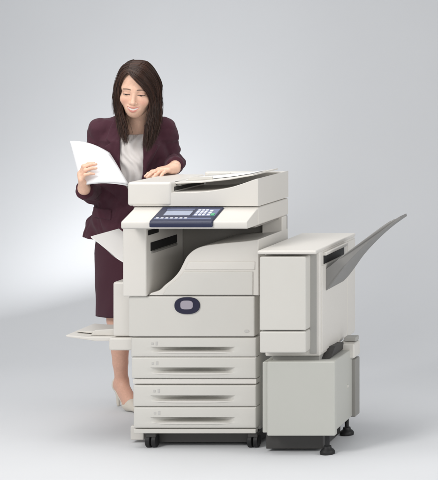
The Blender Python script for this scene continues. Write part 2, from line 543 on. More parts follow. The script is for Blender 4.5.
for x, z in po:
    t = (x - xn) / (xm - xn)
    e = max(0.0, t - 0.25) / 0.75
    FA.append(bm.verts.new((x, 0.005 + 0.10 * e ** 1.5, z)))
    FB.append(bm.verts.new((x, 0.300 - 0.075 * e ** 2, z)))
fa = bm.faces.new(FA); fb = bm.faces.new(FB)
for i in range(len(po)):
    bm.faces.new((FA[i], FA[(i + 1) % len(po)], FB[(i + 1) % len(po)], FB[i]))
bmesh.ops.recalc_face_normals(bm, faces=bm.faces)
bmesh.ops.bevel(bm, geom=list(set(fa.edges) | set(fb.edges)), offset=0.0025, segments=2, profile=0.5, affect='EDGES', clamp_overlap=True)
ot = bm_obj('output_tray', bm, M['tray'], fn)
for y in (0.125, 0.19):
    rr = [(p[0], p[1]) for p in po[3:nu - 3]]
    prism('tray_rib', rr + [(x - 0.003, z + 0.004) for x, z in reversed(rr)], y, y + 0.012, M['plastic_c'], ot, 'Y', 0.0)

# ------------------------------------------------------------------ signed distance modelling for the person
f32 = np.float32


def smin(a, b, k):
    h = np.maximum(k - np.abs(a - b), 0) / k
    return np.minimum(a, b) - h * h * k * 0.25


def smax(a, b, k):
    return -smin(-a, -b, k)


class Field:
    def __init__(s, lo, hi, h):
        s.lo = np.array(lo, float); s.h = h
        s.n = np.ceil((np.array(hi) - s.lo) / h).astype(int) + 1
        s.ax = [(s.lo[i] + h * np.arange(s.n[i])).astype(f32) for i in range(3)]
        s.d = np.full(tuple(s.n), 1.0, dtype=f32)

    def win(s, lo, hi):
        i0 = np.clip(np.floor((np.array(lo) - s.lo) / s.h).astype(int), 0, s.n)
        i1 = np.clip(np.ceil((np.array(hi) - s.lo) / s.h).astype(int) + 1, 0, s.n)
        sl = tuple(slice(a, b) for a, b in zip(i0, i1))
        X = s.ax[0][sl[0]][:, None, None]; Y = s.ax[1][sl[1]][None, :, None]; Z = s.ax[2][sl[2]][None, None, :]
        return sl, X, Y, Z

    def put(s, fn_, lo, hi, k, op='add'):
        m = max(k, 0.0) + 4 * s.h
        sl, X, Y, Z = s.win(np.array(lo) - m, np.array(hi) + m)
        if 0 in s.d[sl].shape:
            return
        v = fn_(X, Y, Z).astype(f32)
        if op == 'add':
            s.d[sl] = smin(s.d[sl], v, k) if k > 0 else np.minimum(s.d[sl], v)
        else:
            s.d[sl] = smax(s.d[sl], -v, k) if k > 0 else np.maximum(s.d[sl], -v)

    def ell(s, c, r, k=0.01, op='add'):
        c = np.array(c, float); r = np.array(r, float) * np.ones(3)

        def fn_(X, Y, Z):
            a, b, e = (X - c[0]), (Y - c[1]), (Z - c[2])
            k0 = np.sqrt((a / r[0]) ** 2 + (b / r[1]) ** 2 + (e / r[2]) ** 2)
            k1 = np.sqrt((a / r[0] ** 2) ** 2 + (b / r[1] ** 2) ** 2 + (e / r[2] ** 2) ** 2) + 1e-6
            return k0 * (k0 - 1) / k1
        s.put(fn_, c - r, c + r, k, op)

    def cap(s, a, b, ra, rb, k=0.01, op='add', cut=None):
        a = np.array(a, float); b = np.array(b, float)
        ba = b - a; L = float(ba @ ba) + 1e-12
        rm = max(ra, rb)

        def fn_(X, Y, Z):
            t = np.clip(((X - a[0]) * ba[0] + (Y - a[1]) * ba[1] + (Z - a[2]) * ba[2]) / L, 0, 1)
            d = np.sqrt((X - a[0] - t * ba[0]) ** 2 + (Y - a[1] - t * ba[1]) ** 2 + (Z - a[2] - t * ba[2]) ** 2) - (ra + (rb - ra) * t)
            if cut is not None:
                p, n = cut
                d = np.maximum(d, (X - p[0]) * n[0] + (Y - p[1]) * n[1] + (Z - p[2]) * n[2])
            return d
        s.put(fn_, np.minimum(a, b) - rm, np.maximum(a, b) + rm, k, op)

    def chain(s, pts, rad, k=0.01, op='add'):
        for i in range(len(pts) - 1):
            s.cap(pts[i], pts[i + 1], rad[i], rad[i + 1], k, op)

    def mesh(s, smooth=1):
        """naive surface nets"""
        d = s.d
        ins = d < 0
        nx, ny, nz = d.shape
        c = np.zeros((nx - 1, ny - 1, nz - 1), dtype=np.uint8)
        for i in (0, 1):
            for j in (0, 1):
                for k in (0, 1):
                    c += ins[i:nx - 1 + i, j:ny - 1 + j, k:nz - 1 + k]
        act = (c > 0) & (c < 8)
        idx = np.argwhere(act)
        vid = np.full(act.shape, -1, dtype=np.int64)
        vid[act] = np.arange(len(idx))
        corners = [(i, j, k) for i in (0, 1) for j in (0, 1) for k in (0, 1)]
        val = np.stack([d[idx[:, 0] + i, idx[:, 1] + j, idx[:, 2] + k] for i, j, k in corners], 1).astype(float)
        acc = np.zeros((len(idx), 3)); cnt = np.zeros(len(idx))
        for a in range(8):
            for b in range(a + 1, 8):
                ca, cb = np.array(corners[a]), np.array(corners[b])
                if np.abs(ca - cb).sum() != 1:
                    continue
                va, vb = val[:, a], val[:, b]
                m = (va < 0) != (vb < 0)
                t = va[m] / (va[m] - vb[m])
                acc[m] += ca + t[:, None] * (cb - ca)
                cnt[m] += 1
        V = s.lo + s.h * (idx + acc / cnt[:, None])
        quads = []
        # edges along each axis
        for ax in range(3):
            sa = [slice(None)] * 3; sb = [slice(None)] * 3
            sa[ax] = slice(0, -1); sb[ax] = slice(1, None)
            A, B = ins[tuple(sa)], ins[tuple(sb)]
            e = np.argwhere(A != B)
            o1, o2 = [(1, 2), (2, 0), (0, 1)][ax]
            ok = (e[:, o1] > 0) & (e[:, o2] > 0) & (e[:, o1] < d.shape[o1] - 1) & (e[:, o2] < d.shape[o2] - 1)
            e = e[ok]
            fl = A[e[:, 0], e[:, 1], e[:, 2]]
            def cell(da, db):
                q = e.copy(); q[:, o1] -= da; q[:, o2] -= db
                return vid[q[:, 0], q[:, 1], q[:, 2]]
            Q = np.stack([cell(1, 1), cell(0, 1), cell(0, 0), cell(1, 0)], 1)
            Q[~fl] = Q[~fl][:, ::-1]
            quads.append(Q)
        Q = np.concatenate(quads)
        Q = Q[(Q >= 0).all(1)]
        for _ in range(smooth):
            sm = np.zeros_like(V); ct = np.zeros(len(V))
            for i in range(4):
                a, b = Q[:, i], Q[:, (i + 1) % 4]
                for ax in range(3):
                    sm[:, ax] += np.bincount(a, V[b, ax], len(V)) + np.bincount(b, V[a, ax], len(V))
                ct += np.bincount(a, minlength=len(V)) + np.bincount(b, minlength=len(V))
            V = 0.5 * V + 0.5 * sm / np.maximum(ct, 1)[:, None]
        return V, Q


def np_mesh(name, V, Q, colors=None):
    me = bpy.data.meshes.new(name)
    me.vertices.add(len(V))
    me.vertices.foreach_set('co', np.ascontiguousarray(V, dtype=f32).ravel())
    k = Q.shape[1]
    me.loops.add(len(Q) * k)
    me.loops.foreach_set('vertex_index', np.ascontiguousarray(Q, dtype=np.int32).ravel())
    me.polygons.add(len(Q))
    me.polygons.foreach_set('loop_start', (np.arange(len(Q)) * k).astype(np.int32))
    me.polygons.foreach_set('loop_total', np.full(len(Q), k, dtype=np.int32))
    me.update(calc_edges=True)
    if colors is not None:
        at = me.attributes.new('Col', 'FLOAT_COLOR', 'POINT')
        c4 = np.ones((len(V), 4), dtype=f32)
        c4[:, :3] = colors
        at.data.foreach_set('color', c4.ravel())
    return me


def A_(v):
    return np.array(v, float)


def wob(X, Y, Z, s=1.0, ph=0.0):
    return (np.sin(X * 31 * s + 2.1 * np.sin(Z * 17 * s + ph) + ph) * np.sin(Z * 23 * s + 1.7 * np.sin(Y * 29 * s + ph * 2)) +
            0.5 * np.sin(Y * 53 * s + 2 * np.sin(X * 37 * s + ph) + 1.3 * ph) * np.sin(Z * 47 * s + 3 * np.sin(X * 19 * s)))


# ------- frames
TA = R(13)
T0 = A_((-0.222, 0.615, 0.0))
TU = A_((math.cos(TA), math.sin(TA), 0)); TV = A_((-math.sin(TA), math.cos(TA), 0))     # her left / her back
HA, HP, HR_ = R(11), R(13), R(5)
HF = A_((math.sin(HA) * math.cos(HP), -math.cos(HA) * math.cos(HP), -math.sin(HP)))
HX = A_((math.cos(HA), math.sin(HA), 0))
HZ = np.cross(HF, HX)
# roll
HX, HZ = HX * math.cos(HR_) - HZ * math.sin(HR_) * 1.0, HZ * math.cos(HR_) + HX * math.sin(HR_)
HX, HZ = HX, HZ
HS = 1.03
HC = A_(W(137.5, 89.5, 7.52))
HM = np.stack([HX, HF, HZ], 1)           # local -> world


def head_w(p):
    return HC + (np.asarray(p) * HS) @ HM.T


def head_l(p):
    return ((np.asarray(p) - HC) @ HM) / HS


SH_R = A_(W(99.5, 129.5, 7.57)); SH_L = A_(W(164.5, 129, 7.65))
EL_R = A_(W(95, 193, 7.60)); WR_R = A_(W(84, 189.5, 7.36))
EL_L = A_((-0.078, 0.735, 1.180)); WR_L = A_((0.040, 0.452, 1.188))

SKIN = A_((0.78, 0.50, 0.37)); LEG = A_((0.74, 0.44, 0.33))
LIP = A_((0.60, 0.21, 0.18)); BROW = A_((0.035, 0.018, 0.012)); TEETH = A_((0.78, 0.75, 0.70))

parts_V, parts_Q, parts_C = [], [], []


def push(V, Q, C):
    off = sum(len(v) for v in parts_V)
    parts_V.append(V); parts_Q.append(Q + off); parts_C.append(C)


# ------- head (local space)
hf = Field((-0.11, -0.13, -0.20), (0.11, 0.135, 0.14), 0.0016)
hf.ell((0, -0.015, 0.030), (0.072, 0.090, 0.085), 0.0)
hf.ell((0, 0.024, -0.032), (0.0615, 0.064, 0.078), 0.03)
hf.ell((0, 0.052, -0.090), (0.027, 0.030, 0.024), 0.035)
hf.ell((0, 0.030, 0.045), (0.060, 0.056, 0.055), 0.03)
for s in (-1, 1):
    hf.ell((s * 0.036, 0.056, -0.032), (0.023, 0.023, 0.020), 0.025)
    hf.cap((s * 0.012, 0.079, 0.022), (s * 0.044, 0.066, 0.020), 0.009, 0.008, 0.02)
    hf.ell((s * 0.031, 0.103, 0.000), (0.019, 0.016, 0.013), 0.014, 'sub')
    hf.ell((s * 0.031, 0.0735, -0.002), (0.0160, 0.0130, 0.0115), 0.004)
    hf.ell((s * 0.072, -0.012, -0.012), (0.008, 0.018, 0.030), 0.008)
hf.cap((0, 0.084, 0.006), (0, 0.1030, -0.034), 0.0065, 0.0095, 0.014)
hf.ell((0, 0.1045, -0.0365), (0.0085, 0.0075, 0.0075), 0.008)
for s in (-1, 1):
    hf.ell((s * 0.0115, 0.094, -0.0395), (0.0075, 0.0085, 0.0065), 0.006)
hf.ell((0, 0.074, -0.068), (0.030, 0.020, 0.021), 0.02)
MW = 0.0275
mo = lambda x: -0.0655 + 14.5 * x * x          # smile line
my = lambda x: 0.0945 - 17.0 * x * x
xs_ = np.linspace(-MW, MW, 11)
qq = 1 - (xs_ / MW) ** 2
hf.chain([(x, my(x) - 0.0008, mo(x) + 0.0045) for x in xs_], [0.0014 + 0.0030 * v for v in qq], 0.005)
hf.chain([(x * 0.93, my(x * 0.93) - 0.0014, mo(x * 0.93) - 0.0098 * v) for x, v in zip(xs_, qq)], [0.0014 + 0.0038 * v for v in qq], 0.005)
hf.chain([(x * 0.88, my(x * 0.88) + 0.0042, mo(x * 0.88) - 0.0024 * v) for x, v in zip(xs_, qq)], [0.0006 + 0.0036 * v for v in qq], 0.0015, 'sub')
# neck, in head space
nb = head_l(A_((-0.197, 0.605, 1.36))); ch = head_l(A_((-0.205, 0.585, 1.34)))
hf.cap(nb, (0, -0.018, -0.06), 0.054, 0.049, 0.03)
V, Q = hf.mesh(1)
x, y, z = V[:, 0], V[:, 1], V[:, 2]
C = np.tile(SKIN, (len(V), 1))


def mixc(C, w, col):
    return C * (1 - w[:, None]) + col * w[:, None]


def sst(a, b, v):
    t = np.clip((v - a) / (b - a), 0, 1)
    return t * t * (3 - 2 * t)


front = sst(0.03, 0.05, y)
for s in (-1, 1):
    C = mixc(C, 0.35 * np.exp(-(((x - s * 0.040) / 0.017) ** 2 + ((z + 0.036) / 0.014) ** 2)) * front, A_((0.72, 0.26, 0.20)))
    # brows
    xb = (x - s * 0.031)
    zb = 0.0215 - 7.0 * xb * xb - s * xb * 0.06
    C = mixc(C, 0.8 * (1 - sst(0.0014, 0.0040, np.abs(z - zb))) * (1 - sst(0.016, 0.021, np.abs(xb))) * front, BROW)
    # downcast smiling eyes: lash line with a sliver of iris
    zl = -0.0018 - 11.0 * xb * xb
    ey = (1 - sst(0.0130, 0.0155, np.abs(xb))) * front
    dep_ = 0.0058 * np.clip(1 - (xb / 0.0150) ** 2, 0, 1)
    opn = sst(-0.0006, 0.0006, zl - z) * (1 - sst(-0.0006, 0.0006, (zl - dep_) - z))
    C = mixc(C, 0.85 * ey * opn, A_((0.62, 0.55, 0.50)))
    C = mixc(C, ey * opn * (1 - sst(0.0048, 0.0062, np.abs(xb + 0.0010))), A_((0.020, 0.010, 0.007)))
    w = (1 - sst(0.0014, 0.0028, np.abs(z - zl))) * (1 - sst(0.0145, 0.0170, np.abs(xb))) * front
    C = mixc(C, 0.95 * w, A_((0.015, 0.008, 0.006)))
    C = mixc(C, 0.25 * (1 - sst(0.004, 0.009, np.abs(z - 0.004))) * (1 - sst(0.013, 0.019, np.abs(xb))) * front, A_((0.42, 0.20, 0.15)))
ml = mo(x)
inx = 1 - sst(0.0255, 0.0280, np.abs(x))
q = np.clip(1 - (x / MW) ** 2, 0, 1)
lip = sst(-0.0006, 0.0006, z - (ml - 0.0012 - 0.0148 * q)) * sst(-0.0006, 0.0006, (ml + 0.0012 + 0.0074 * q) - z) * (y > 0.06)
C = mixc(C, 0.85 * inx * lip, LIP)
tee = sst(-0.0005, 0.0005, z - (ml - 0.0062 * q)) * sst(-0.0005, 0.0005, (ml + 0.0018 * q) - z) * (y > 0.06) * (np.abs(x) < 0.0225)
C = mixc(C, 0.97 * tee, TEETH)
# uneven skin tone and dark dots painted for the shade in the nostrils
C = C * (1 + 0.035 * wob(x, y, z, 3.0, 0.7))[:, None]
for s_ in (-1, 1):
    C = mixc(C, 0.75 * np.exp(-(((x - s_ * 0.0062) / 0.0030) ** 2 + ((z + 0.0455) / 0.0022) ** 2)) * (y > 0.085), A_((0.16, 0.05, 0.04)))
push(head_w(V), Q, C)

# ------- hands


def hand(wrist, p, back, thumb, fore, curls, splay=0.05, tcurl=(0.35, 0.3), tdir=None, scale=1.0, h=0.0018, tbend=0.5):
    """p: wrist->knuckles, back: normal of the back of the hand, thumb: side of the thumb"""
    p = A_(p) / np.linalg.norm(p)
    back = A_(back) - p * (A_(back) @ p); back /= np.linalg.norm(back)
    w = np.cross(p, back)
    if w @ A_(thumb) < 0:
        w = -w
    wr = A_(wrist)
    S = scale
    F = Field(wr - 0.21, wr + 0.21, h)
    P = lambda a, b, c: wr + (p * a + w * b + back * c) * S
    # palm as overlapping metacarpal rays
    for i, b in enumerate((0.026, 0.009, -0.008, -0.024)):
        F.cap(P(0.004, b * 0.62, 0), P(0.080 - abs(b - 0.006) * 0.28, b, 0.002), 0.0150 * S, 0.0118 * S, 0.014)
    F.cap(P(0.012, 0.020, -0.008), P(0.045, 0.026, -0.008), 0.014 * S, 0.012 * S, 0.012)
    F.cap(P(0.012, -0.016, -0.008), P(0.05, -0.022, -0.008), 0.013 * S, 0.010 * S, 0.012)
    F.cap(P(-0.14, 0, 0) if fore is None else A_(fore), P(0.005, 0, 0), 0.030 * S, 0.0225 * S, 0.02)
    L = [(0.040, 0.024, 0.020), (0.045, 0.028, 0.021), (0.042, 0.026, 0.020), (0.033, 0.019, 0.018)]
    tips = []
    for i, b in enumerate((0.026, 0.009, -0.008, -0.024)):
        base = P(0.080 - abs(b - 0.006) * 0.28, b, 0.002)
        ang = 0.0
        sp = splay * (b / 0.025)
        cur = base
        r0 = (0.0092, 0.0095, 0.0090, 0.0080)[i] * S
        for j in range(3):
            ang += curls[i][j]
            d = (p * math.cos(sp) + w * math.sin(sp)) * math.cos(ang) - back * math.sin(ang)
            nx_ = cur + d * L[i][j] * S
            ra, rb = r0 * (1 - 0.10 * j), r0 * (1 - 0.10 * (j + 1))
            F.cap(cur, nx_, ra, rb, 0.004)
            if j < 2:
                F.ell(nx_ + back * 0.001, rb * 1.06, 0.003)
            cur = nx_
        tips.append((cur, d))
    # thumb from the side of the palm near its base
    base = P(0.016, 0.024, -0.008)
    td = A_(tdir) if tdir is not None else (p * 0.72 + w * 0.62 - back * 0.30)
    td /= np.linalg.norm(td)
    k1 = base + td * 0.040 * S
    F.cap(base, k1, 0.0145 * S, 0.0115 * S, 0.010)
    ax = p * 1.0 - back * tbend
    td2 = td + ax * tcurl[0]; td2 /= np.linalg.norm(td2)
    k2 = k1 + td2 * 0.030 * S
    F.cap(k1, k2, 0.0108 * S, 0.0098 * S, 0.004)
    td3 = td2 + ax * tcurl[1]; td3 /= np.linalg.norm(td3)
    k3 = k2 + td3 * 0.022 * S
    F.cap(k2, k3, 0.0098 * S, 0.0080 * S, 0.004)
    V, Q = F.mesh(1)
    C = np.tile(SKIN, (len(V), 1))
    for tip, d in tips:      # nails
        c = tip + back * 0.006
        ww = np.exp(-((V - c) ** 2).sum(1) / (0.0055 ** 2))
        C = mixc(C, 0.5 * ww, A_((0.80, 0.45, 0.40)))
    # warm knuckles
    return V, Q, C


# right hand (image left): hand held sideways, thumb over the sheets, fingers curled under them
V, Q, C = hand(WR_R, (0.05, -0.52, 0.80), (-0.90, -0.35, -0.20), (0, 0.75, 0.55), EL_R + (WR_R - EL_R) * 0.4,
               [(0.55, 0.7, 0.4), (0.6, 0.75, 0.4), (0.65, 0.75, 0.4), (0.7, 0.8, 0.4)], tdir=(0.25, 0.05, 0.9), tcurl=(0.35, 0.2))
push(V, Q, C)
# left hand (image right): lying on the feeder
V, Q, C = hand(WR_L + A_((0, -0.015, -0.008)), (-0.30, -0.95, -0.07), (0, -0.1, 1), (-1, 0.2, 0), EL_L + (WR_L - EL_L) * 0.4,
               [(0.10, 0.18, 0.15), (0.08, 0.18, 0.15), (0.10, 0.2, 0.15), (0.12, 0.22, 0.2)], splay=0.12, tcurl=(0.1, 0.05))
push(V, Q, C)

# ------- torso, arms, legs (mostly covered)
KN_R = A_((-0.326, 0.70, 0.44)); AN_R = A_((-0.349, 0.805, 0.128)); BA_R = A_((-0.281, 0.735, 0.034)); TO_R = A_((-0.252, 0.703, 0.022))
HI_R = A_((-0.31, 0.70, 0.86)); HI_L = A_((-0.15, 0.73, 0.86))
KN_L = A_((-0.20, 0.71, 0.44)); AN_L = A_((-0.205, 0.84, 0.128)); BA_L = A_((-0.15, 0.745, 0.034)); TO_L = A_((-0.13, 0.705, 0.022))
bf = Field((-0.52, 0.3, 0.0), (0.12, 1.0, 1.46), 0.0042)
zc = [0.80, 0.90, 1.00, 1.10, 1.20, 1.30, 1.36]


def tors(wxs, wys, zs, off=0.0, z0=0.8, z1=1.40):
    def fn_(X, Y, Z):
        u = (X - T0[0]) * TU[0] + (Y - T0[1]) * TU[1]
        v = (X - T0[0]) * TV[0] + (Y - T0[1]) * TV[1]
        wx = np.interp(Z.ravel(), zs, wxs).reshape(Z.shape) + off
        wy = np.interp(Z.ravel(), zs, wys).reshape(Z.shape) + off
        cu = np.interp(Z.ravel(), [0.8, 1.0, 1.36], [-0.005, -0.002, 0.0]).reshape(Z.shape)
        cv = np.interp(Z.ravel(), [0.8, 0.92, 1.05, 1.36], [0.085, 0.07, 0.035, 0.0]).reshape(Z.shape)
        e = np.sqrt(((u - cu) / wx) ** 2 + ((v - cv) / wy) ** 2)
        d = (e - 1) * np.minimum(wx, wy)
        return np.maximum(np.maximum(d, Z - z1), z0 - Z)
    return fn_


TB = ([0.165, 0.165, 0.140, 0.128, 0.140, 0.150, 0.09], [0.115, 0.115, 0.095, 0.09, 0.105, 0.10, 0.06], zc)
lo_, hi_ = (-0.5, 0.35, 0.75), (0.1, 0.95, 1.42)
bf.put(tors(*TB), lo_, hi_, 0.0)
bf.cap(SH_R, SH_L, 0.030, 0.030, 0.03)
bf.cap((-0.197, 0.605, 1.33), HC + A_((0, 0.03, -0.09)), 0.050, 0.047, 0.03)
for sh, el, wr in ((SH_R, EL_R, WR_R), (SH_L, EL_L, WR_L)):
    bf.chain([sh, el, wr], [0.034, 0.031, 0.024], 0.015)
for hi, kn, an, ba, to in ((HI_R, KN_R, AN_R, BA_R, TO_R), (HI_L, KN_L, AN_L, BA_L, TO_L)):
    bf.cap(hi, kn, 0.078, 0.050, 0.03)
    calf = kn + (an - kn) * 0.30 + A_((0, 0.010, 0))
    bf.chain([kn, calf, kn + (an - kn) * 0.70, an], [0.044, 0.0465, 0.0345, 0.0285], 0.008)
    heel = an + (an - to) * A_((0.22, 0.22, 0)) + A_((0, 0, -0.028))
    bf.cap(an, heel, 0.027, 0.023, 0.02)
    bf.cap(an + A_((0, 0, -0.012)), ba + A_((0, 0, 0.014)), 0.028, 0.026, 0.02)
    bf.cap(heel, ba, 0.024, 0.024, 0.03)
    bf.cap(ba, to, 0.026, 0.016, 0.015)
V, Q = bf.mesh(2)
C = np.tile(SKIN, (len(V), 1))
C = mixc(C, 1 - sst(0.75, 0.8, V[:, 2]), LEG)
push(V, Q, C)
me = np_mesh('person', np.concatenate(parts_V), np.concatenate(parts_Q), np.concatenate(parts_C))
person = mesh_obj('person', me, M['skin'])
person['label'] = 'smiling person with long dark hair in a plum skirt suit behind the copier, reading papers'
person['category'] = 'person'

# ------- blouse
TJ = ([0.232, 0.210, 0.172, 0.150, 0.158, 0.165, 0.11], [0.165, 0.155, 0.128, 0.116, 0.127, 0.120, 0.070], zc)
bl = Field((-0.5, 0.35, 0.95), (0.1, 0.9, 1.44), 0.0036)


def blouse_f(X, Y, Z):
    d = tors(*TB, off=0.012, z1=1.36)(X, Y, Z)
    u = (X - T0[0]) * TU[0] + (Y - T0[1]) * TU[1]
    fold = 0.0045 * np.sin(u * 150 + 6 * np.sin(Z * 11) + 3 * np.sin(Z * 31)) * np.exp(-((u + 0.0) / 0.06) ** 2)
    fold = fold + 0.003 * wob(X, Y, Z, 1.2, 0.4)
    return d + fold


bl.put(blouse_f, (-0.5, 0.35, 0.9), (0.1, 0.9, 1.44), 0.0)
bl.cap(SH_R, SH_L, 0.034, 0.034, 0.03)
sl, X, Y, Z = bl.win((-1, -1, -1), (2, 2, 2))
u = (X - T0[0]) * TU[0] + (Y - T0[1]) * TU[1]
v = (X - T0[0]) * TV[0] + (Y - T0[1]) * TV[1]
vn = Z - (1.342 + 0.95 * np.abs(u - 0.006)) + 0 * v
nk = np.sqrt((u - 0.01) ** 2 + (v + 0.02) ** 2) - 0.075
bl.d = np.maximum(bl.d, np.where(v < 0.02, vn, -1) * 0.7).astype(f32)
bl.d = np.maximum(bl.d, np.where(Z > 1.33, -nk, -1)).astype(f32)
bl.d = np.maximum(bl.d, (0.955 - Z)).astype(f32)
bl.d = np.maximum(bl.d, np.abs(u - 0.012) - 0.072).astype(f32)
V, Q = bl.mesh(2)
mesh_obj('blouse', np_mesh('blouse', V, Q), M['blouse'], person)

# ------- jacket
jk = Field((-0.50, 0.30, 0.82), (0.10, 0.90, 1.43), 0.0030)


def jack_f(X, Y, Z):
    d = tors(*TJ, z0=0.7, z1=1.385)(X, Y, Z)
    u = (X - T0[0]) * TU[0] + (Y - T0[1]) * TU[1]
    w = 0.0060 * wob(X, Y, Z, 0.8, 1.0) + 0.0034 * wob(X, Y, Z, 1.9, 2.2)
    w = w + 0.006 * np.sin(42 * (Z - 1.2) + 60 * np.abs(u) + 1.5) * np.exp(-((Z - 1.22) / 0.08) ** 2) * np.clip(np.abs(u) / 0.12, 0, 1)
    w = w + 0.0055 * np.sin(Z * 70 + 4 * np.sin(u * 14) + 9 * np.abs(u)) * np.exp(-((Z - 1.10) / 0.07) ** 2)
    w = w - 0.010 * np.abs(np.sin(26 * Z + 9 * u + 2.0 * np.sin(11 * u))) ** 0.6 * np.exp(-((Z - 1.08) / 0.10) ** 2)
    w = w + 0.008 * np.sin(u * 34 + 1.0) * np.exp(-((Z - 0.84) / 0.08) ** 2)
    return d + w


jk.put(jack_f, (-0.52, 0.26, 0.8), (0.15, 0.95, 1.42), 0.0)
jk.cap(SH_R, SH_L, 0.046, 0.046, 0.05)
jk.cap(SH_R * 0.35 + SH_L * 0.65 + A_((0, 0, 0.028)), SH_R * 0.65 + SH_L * 0.35 + A_((0, 0, 0.028)), 0.040, 0.040, 0.04)


def sleeve(F, pts, rad, cut, seed):
    a = [A_(p) for p in pts]
    lo = np.min(a, 0) - 0.08; hi = np.max(a, 0) + 0.08

    def fn_(X, Y, Z):
        d = None
        for i in range(len(a) - 1):
            ba = a[i + 1] - a[i]; L = ba @ ba
            t = np.clip(((X - a[i][0]) * ba[0] + (Y - a[i][1]) * ba[1] + (Z - a[i][2]) * ba[2]) / L, 0, 1)
            e = np.sqrt((X - a[i][0] - t * ba[0]) ** 2 + (Y - a[i][1] - t * ba[1]) ** 2 + (Z - a[i][2] - t * ba[2]) ** 2) - (rad[i] + (rad[i + 1] - rad[i]) * t)
            s = (i + t)
            e = e + 0.0048 * np.sin(s * 21 + 40 * (X - Y) + seed) * np.exp(-((s - 1.0) / 0.45) ** 2)
            d = e if d is None else smin(d, e, 0.025)
        d = d - 0.0080 * np.abs(np.sin(38 * Z + 22 * X - 17 * Y + seed + 1.5 * np.sin(30 * X))) ** 0.6 + 0.005 + 0.0034 * wob(X, Y, Z, 1.0, seed) + 0.0018 * wob(X, Y, Z, 2.1, seed + 1)
        p, n = cut
        return np.maximum(d, (X - p[0]) * n[0] + (Y - p[1]) * n[1] + (Z - p[2]) * n[2])
    F.put(fn_, lo, hi, 0.009)


def cutter(a, b, t):
    n = (b - a) / np.linalg.norm(b - a)
    return (a + (b - a) * t, n)


sleeve(jk, [SH_R, EL_R, WR_R], [0.052, 0.048, 0.037], cutter(EL_R, WR_R, 0.93), 0.5)
sleeve(jk, [SH_L, EL_L, WR_L], [0.052, 0.044, 0.035], cutter(EL_L, WR_L, 0.84), 2.5)
sl, X, Y, Z = jk.win((-1, -1, -1), (2, 2, 2))
u = (X - T0[0]) * TU[0] + (Y - T0[1]) * TU[1]
v = (X - T0[0]) * TV[0] + (Y - T0[1]) * TV[1]
outer = jk.d.copy()
jk.d = np.maximum(jk.d, -(outer + 0.010)).astype(f32)
# open front, wider at the neck
half = np.interp(Z.ravel(), [0.8, 1.04, 1.11, 1.2, 1.30, 1.36, 1.45], [-0.01, -0.004, 0.040, 0.052, 0.058, 0.064, 0.072]).reshape(Z.shape)
op = np.abs(u - 0.012 - 0.0 * Z) - half
op = np.maximum(op, v - 0.0)
jk.d = np.maximum(jk.d, -op).astype(f32)
nk = np.sqrt((u - 0.01) ** 2 + ((v + 0.0) * 1.0) ** 2) - 0.074
jk.d = np.maximum(jk.d, np.where(Z > 1.30, -nk, -1)).astype(f32)
jk.d = np.maximum(jk.d, 0.845 + 0.010 * np.sin(u * 12) - Z).astype(f32)


# lapels: a second layer on the front, cut to a notched outline
def poly_sd(u, z, P):
    d = np.full(np.broadcast(u, z).shape, 1e3)
    s = np.ones(d.shape)
    n = len(P)
    for i in range(n):
        ax, az = P[i]; bx, bz = P[i - 1]
        ex, ez = bx - ax, bz - az
        wx, wz = u - ax, z - az
        t = np.clip((wx * ex + wz * ez) / (ex * ex + ez * ez), 0, 1)
        d = np.minimum(d, (wx - ex * t) ** 2 + (wz - ez * t) ** 2)
        c1 = z >= az; c2 = z < bz; c3 = ex * wz > ez * wx
        s = np.where((c1 & c2 & c3) | (~c1 & ~c2 & ~c3), -s, s)
    return s * np.sqrt(d)


for sg in (-1, 1):
    P = [(0.050, 1.40), (0.050, 1.30), (0.052, 1.13), (0.075, 1.19), (0.118, 1.275), (0.090, 1.292), (0.112, 1.312), (0.098, 1.365), (0.080, 1.40)]
    P = [((sg * a) + 0.012, b) for a, b in P]
    u2 = u + 0 * Z; z2 = Z + 0 * u
    uz, zz_ = np.broadcast_arrays(u2, z2)
    lp = poly_sd(uz, zz_, P)
    lp = np.maximum(lp, outer - 0.0110)
    lp = np.maximum(lp, -(outer + 0.004))
    lp = np.maximum(lp, v)
    jk.d = np.minimum(jk.d, lp).astype(f32)
pk = poly_sd(uz, zz_, [(-0.172, 0.990), (-0.082, 0.978), (-0.084, 0.932), (-0.170, 0.944)])
pk = np.maximum(np.maximum(np.maximum(pk, outer - 0.0075), -(outer + 0.004)), v)
jk.d = np.minimum(jk.d, pk).astype(f32)
V, Q = jk.mesh(1)
jacket = mesh_obj('jacket', np_mesh('jacket', V, Q), M['suit'], person)

# ------- skirt
n, k = 96, 40
rings = []
for i in range(k):
    t = i / (k - 1)
    z = 1.02 - t * (1.02 - 0.462)
    wx = np.interp(z, [0.46, 0.60, 0.75, 0.88, 1.0], [0.172, 0.184, 0.193, 0.185, 0.15])
    wy = np.interp(z, [0.46, 0.60, 0.75, 0.88, 1.0], [0.120, 0.130, 0.138, 0.135, 0.11])
    cx_ = np.interp(z, [0.46, 0.75, 1.0], [-0.252, -0.228, -0.215]); cy_ = np.interp(z, [0.46, 0.75, 1.0], [0.725, 0.70, 0.66])
    ring = []
    for j in range(n):
        a = 2 * math.pi * j / n
        f = 1 + 0.012 * math.exp(-((t - 0.42) / 0.16) ** 2) * (abs(math.sin(16 * t + 2.2 * a)) ** 0.6 - 0.5) + 0.018 * t * math.sin(5 * a + 1.0 + 2 * t) + 0.010 * math.sin(9 * a + 14 * t) * t + 0.006 * math.sin(3 * a + 22 * t)
        c, s = math.cos(a), math.sin(a)
        ring.append((cx_ + wx * f * math.copysign(abs(c) ** 0.85, c), cy_ + wy * f * math.copysign(abs(s) ** 0.85, s), z))
    rings.append(ring)
for s_, dz in ((0.975, 0.0), (0.97, 0.03)):
    z = 0.462 + dz
    rings.append([((p[0] + 0.252) * s_ - 0.252, (p[1] - 0.725) * s_ + 0.725, z) for p in rings[k - 1]])
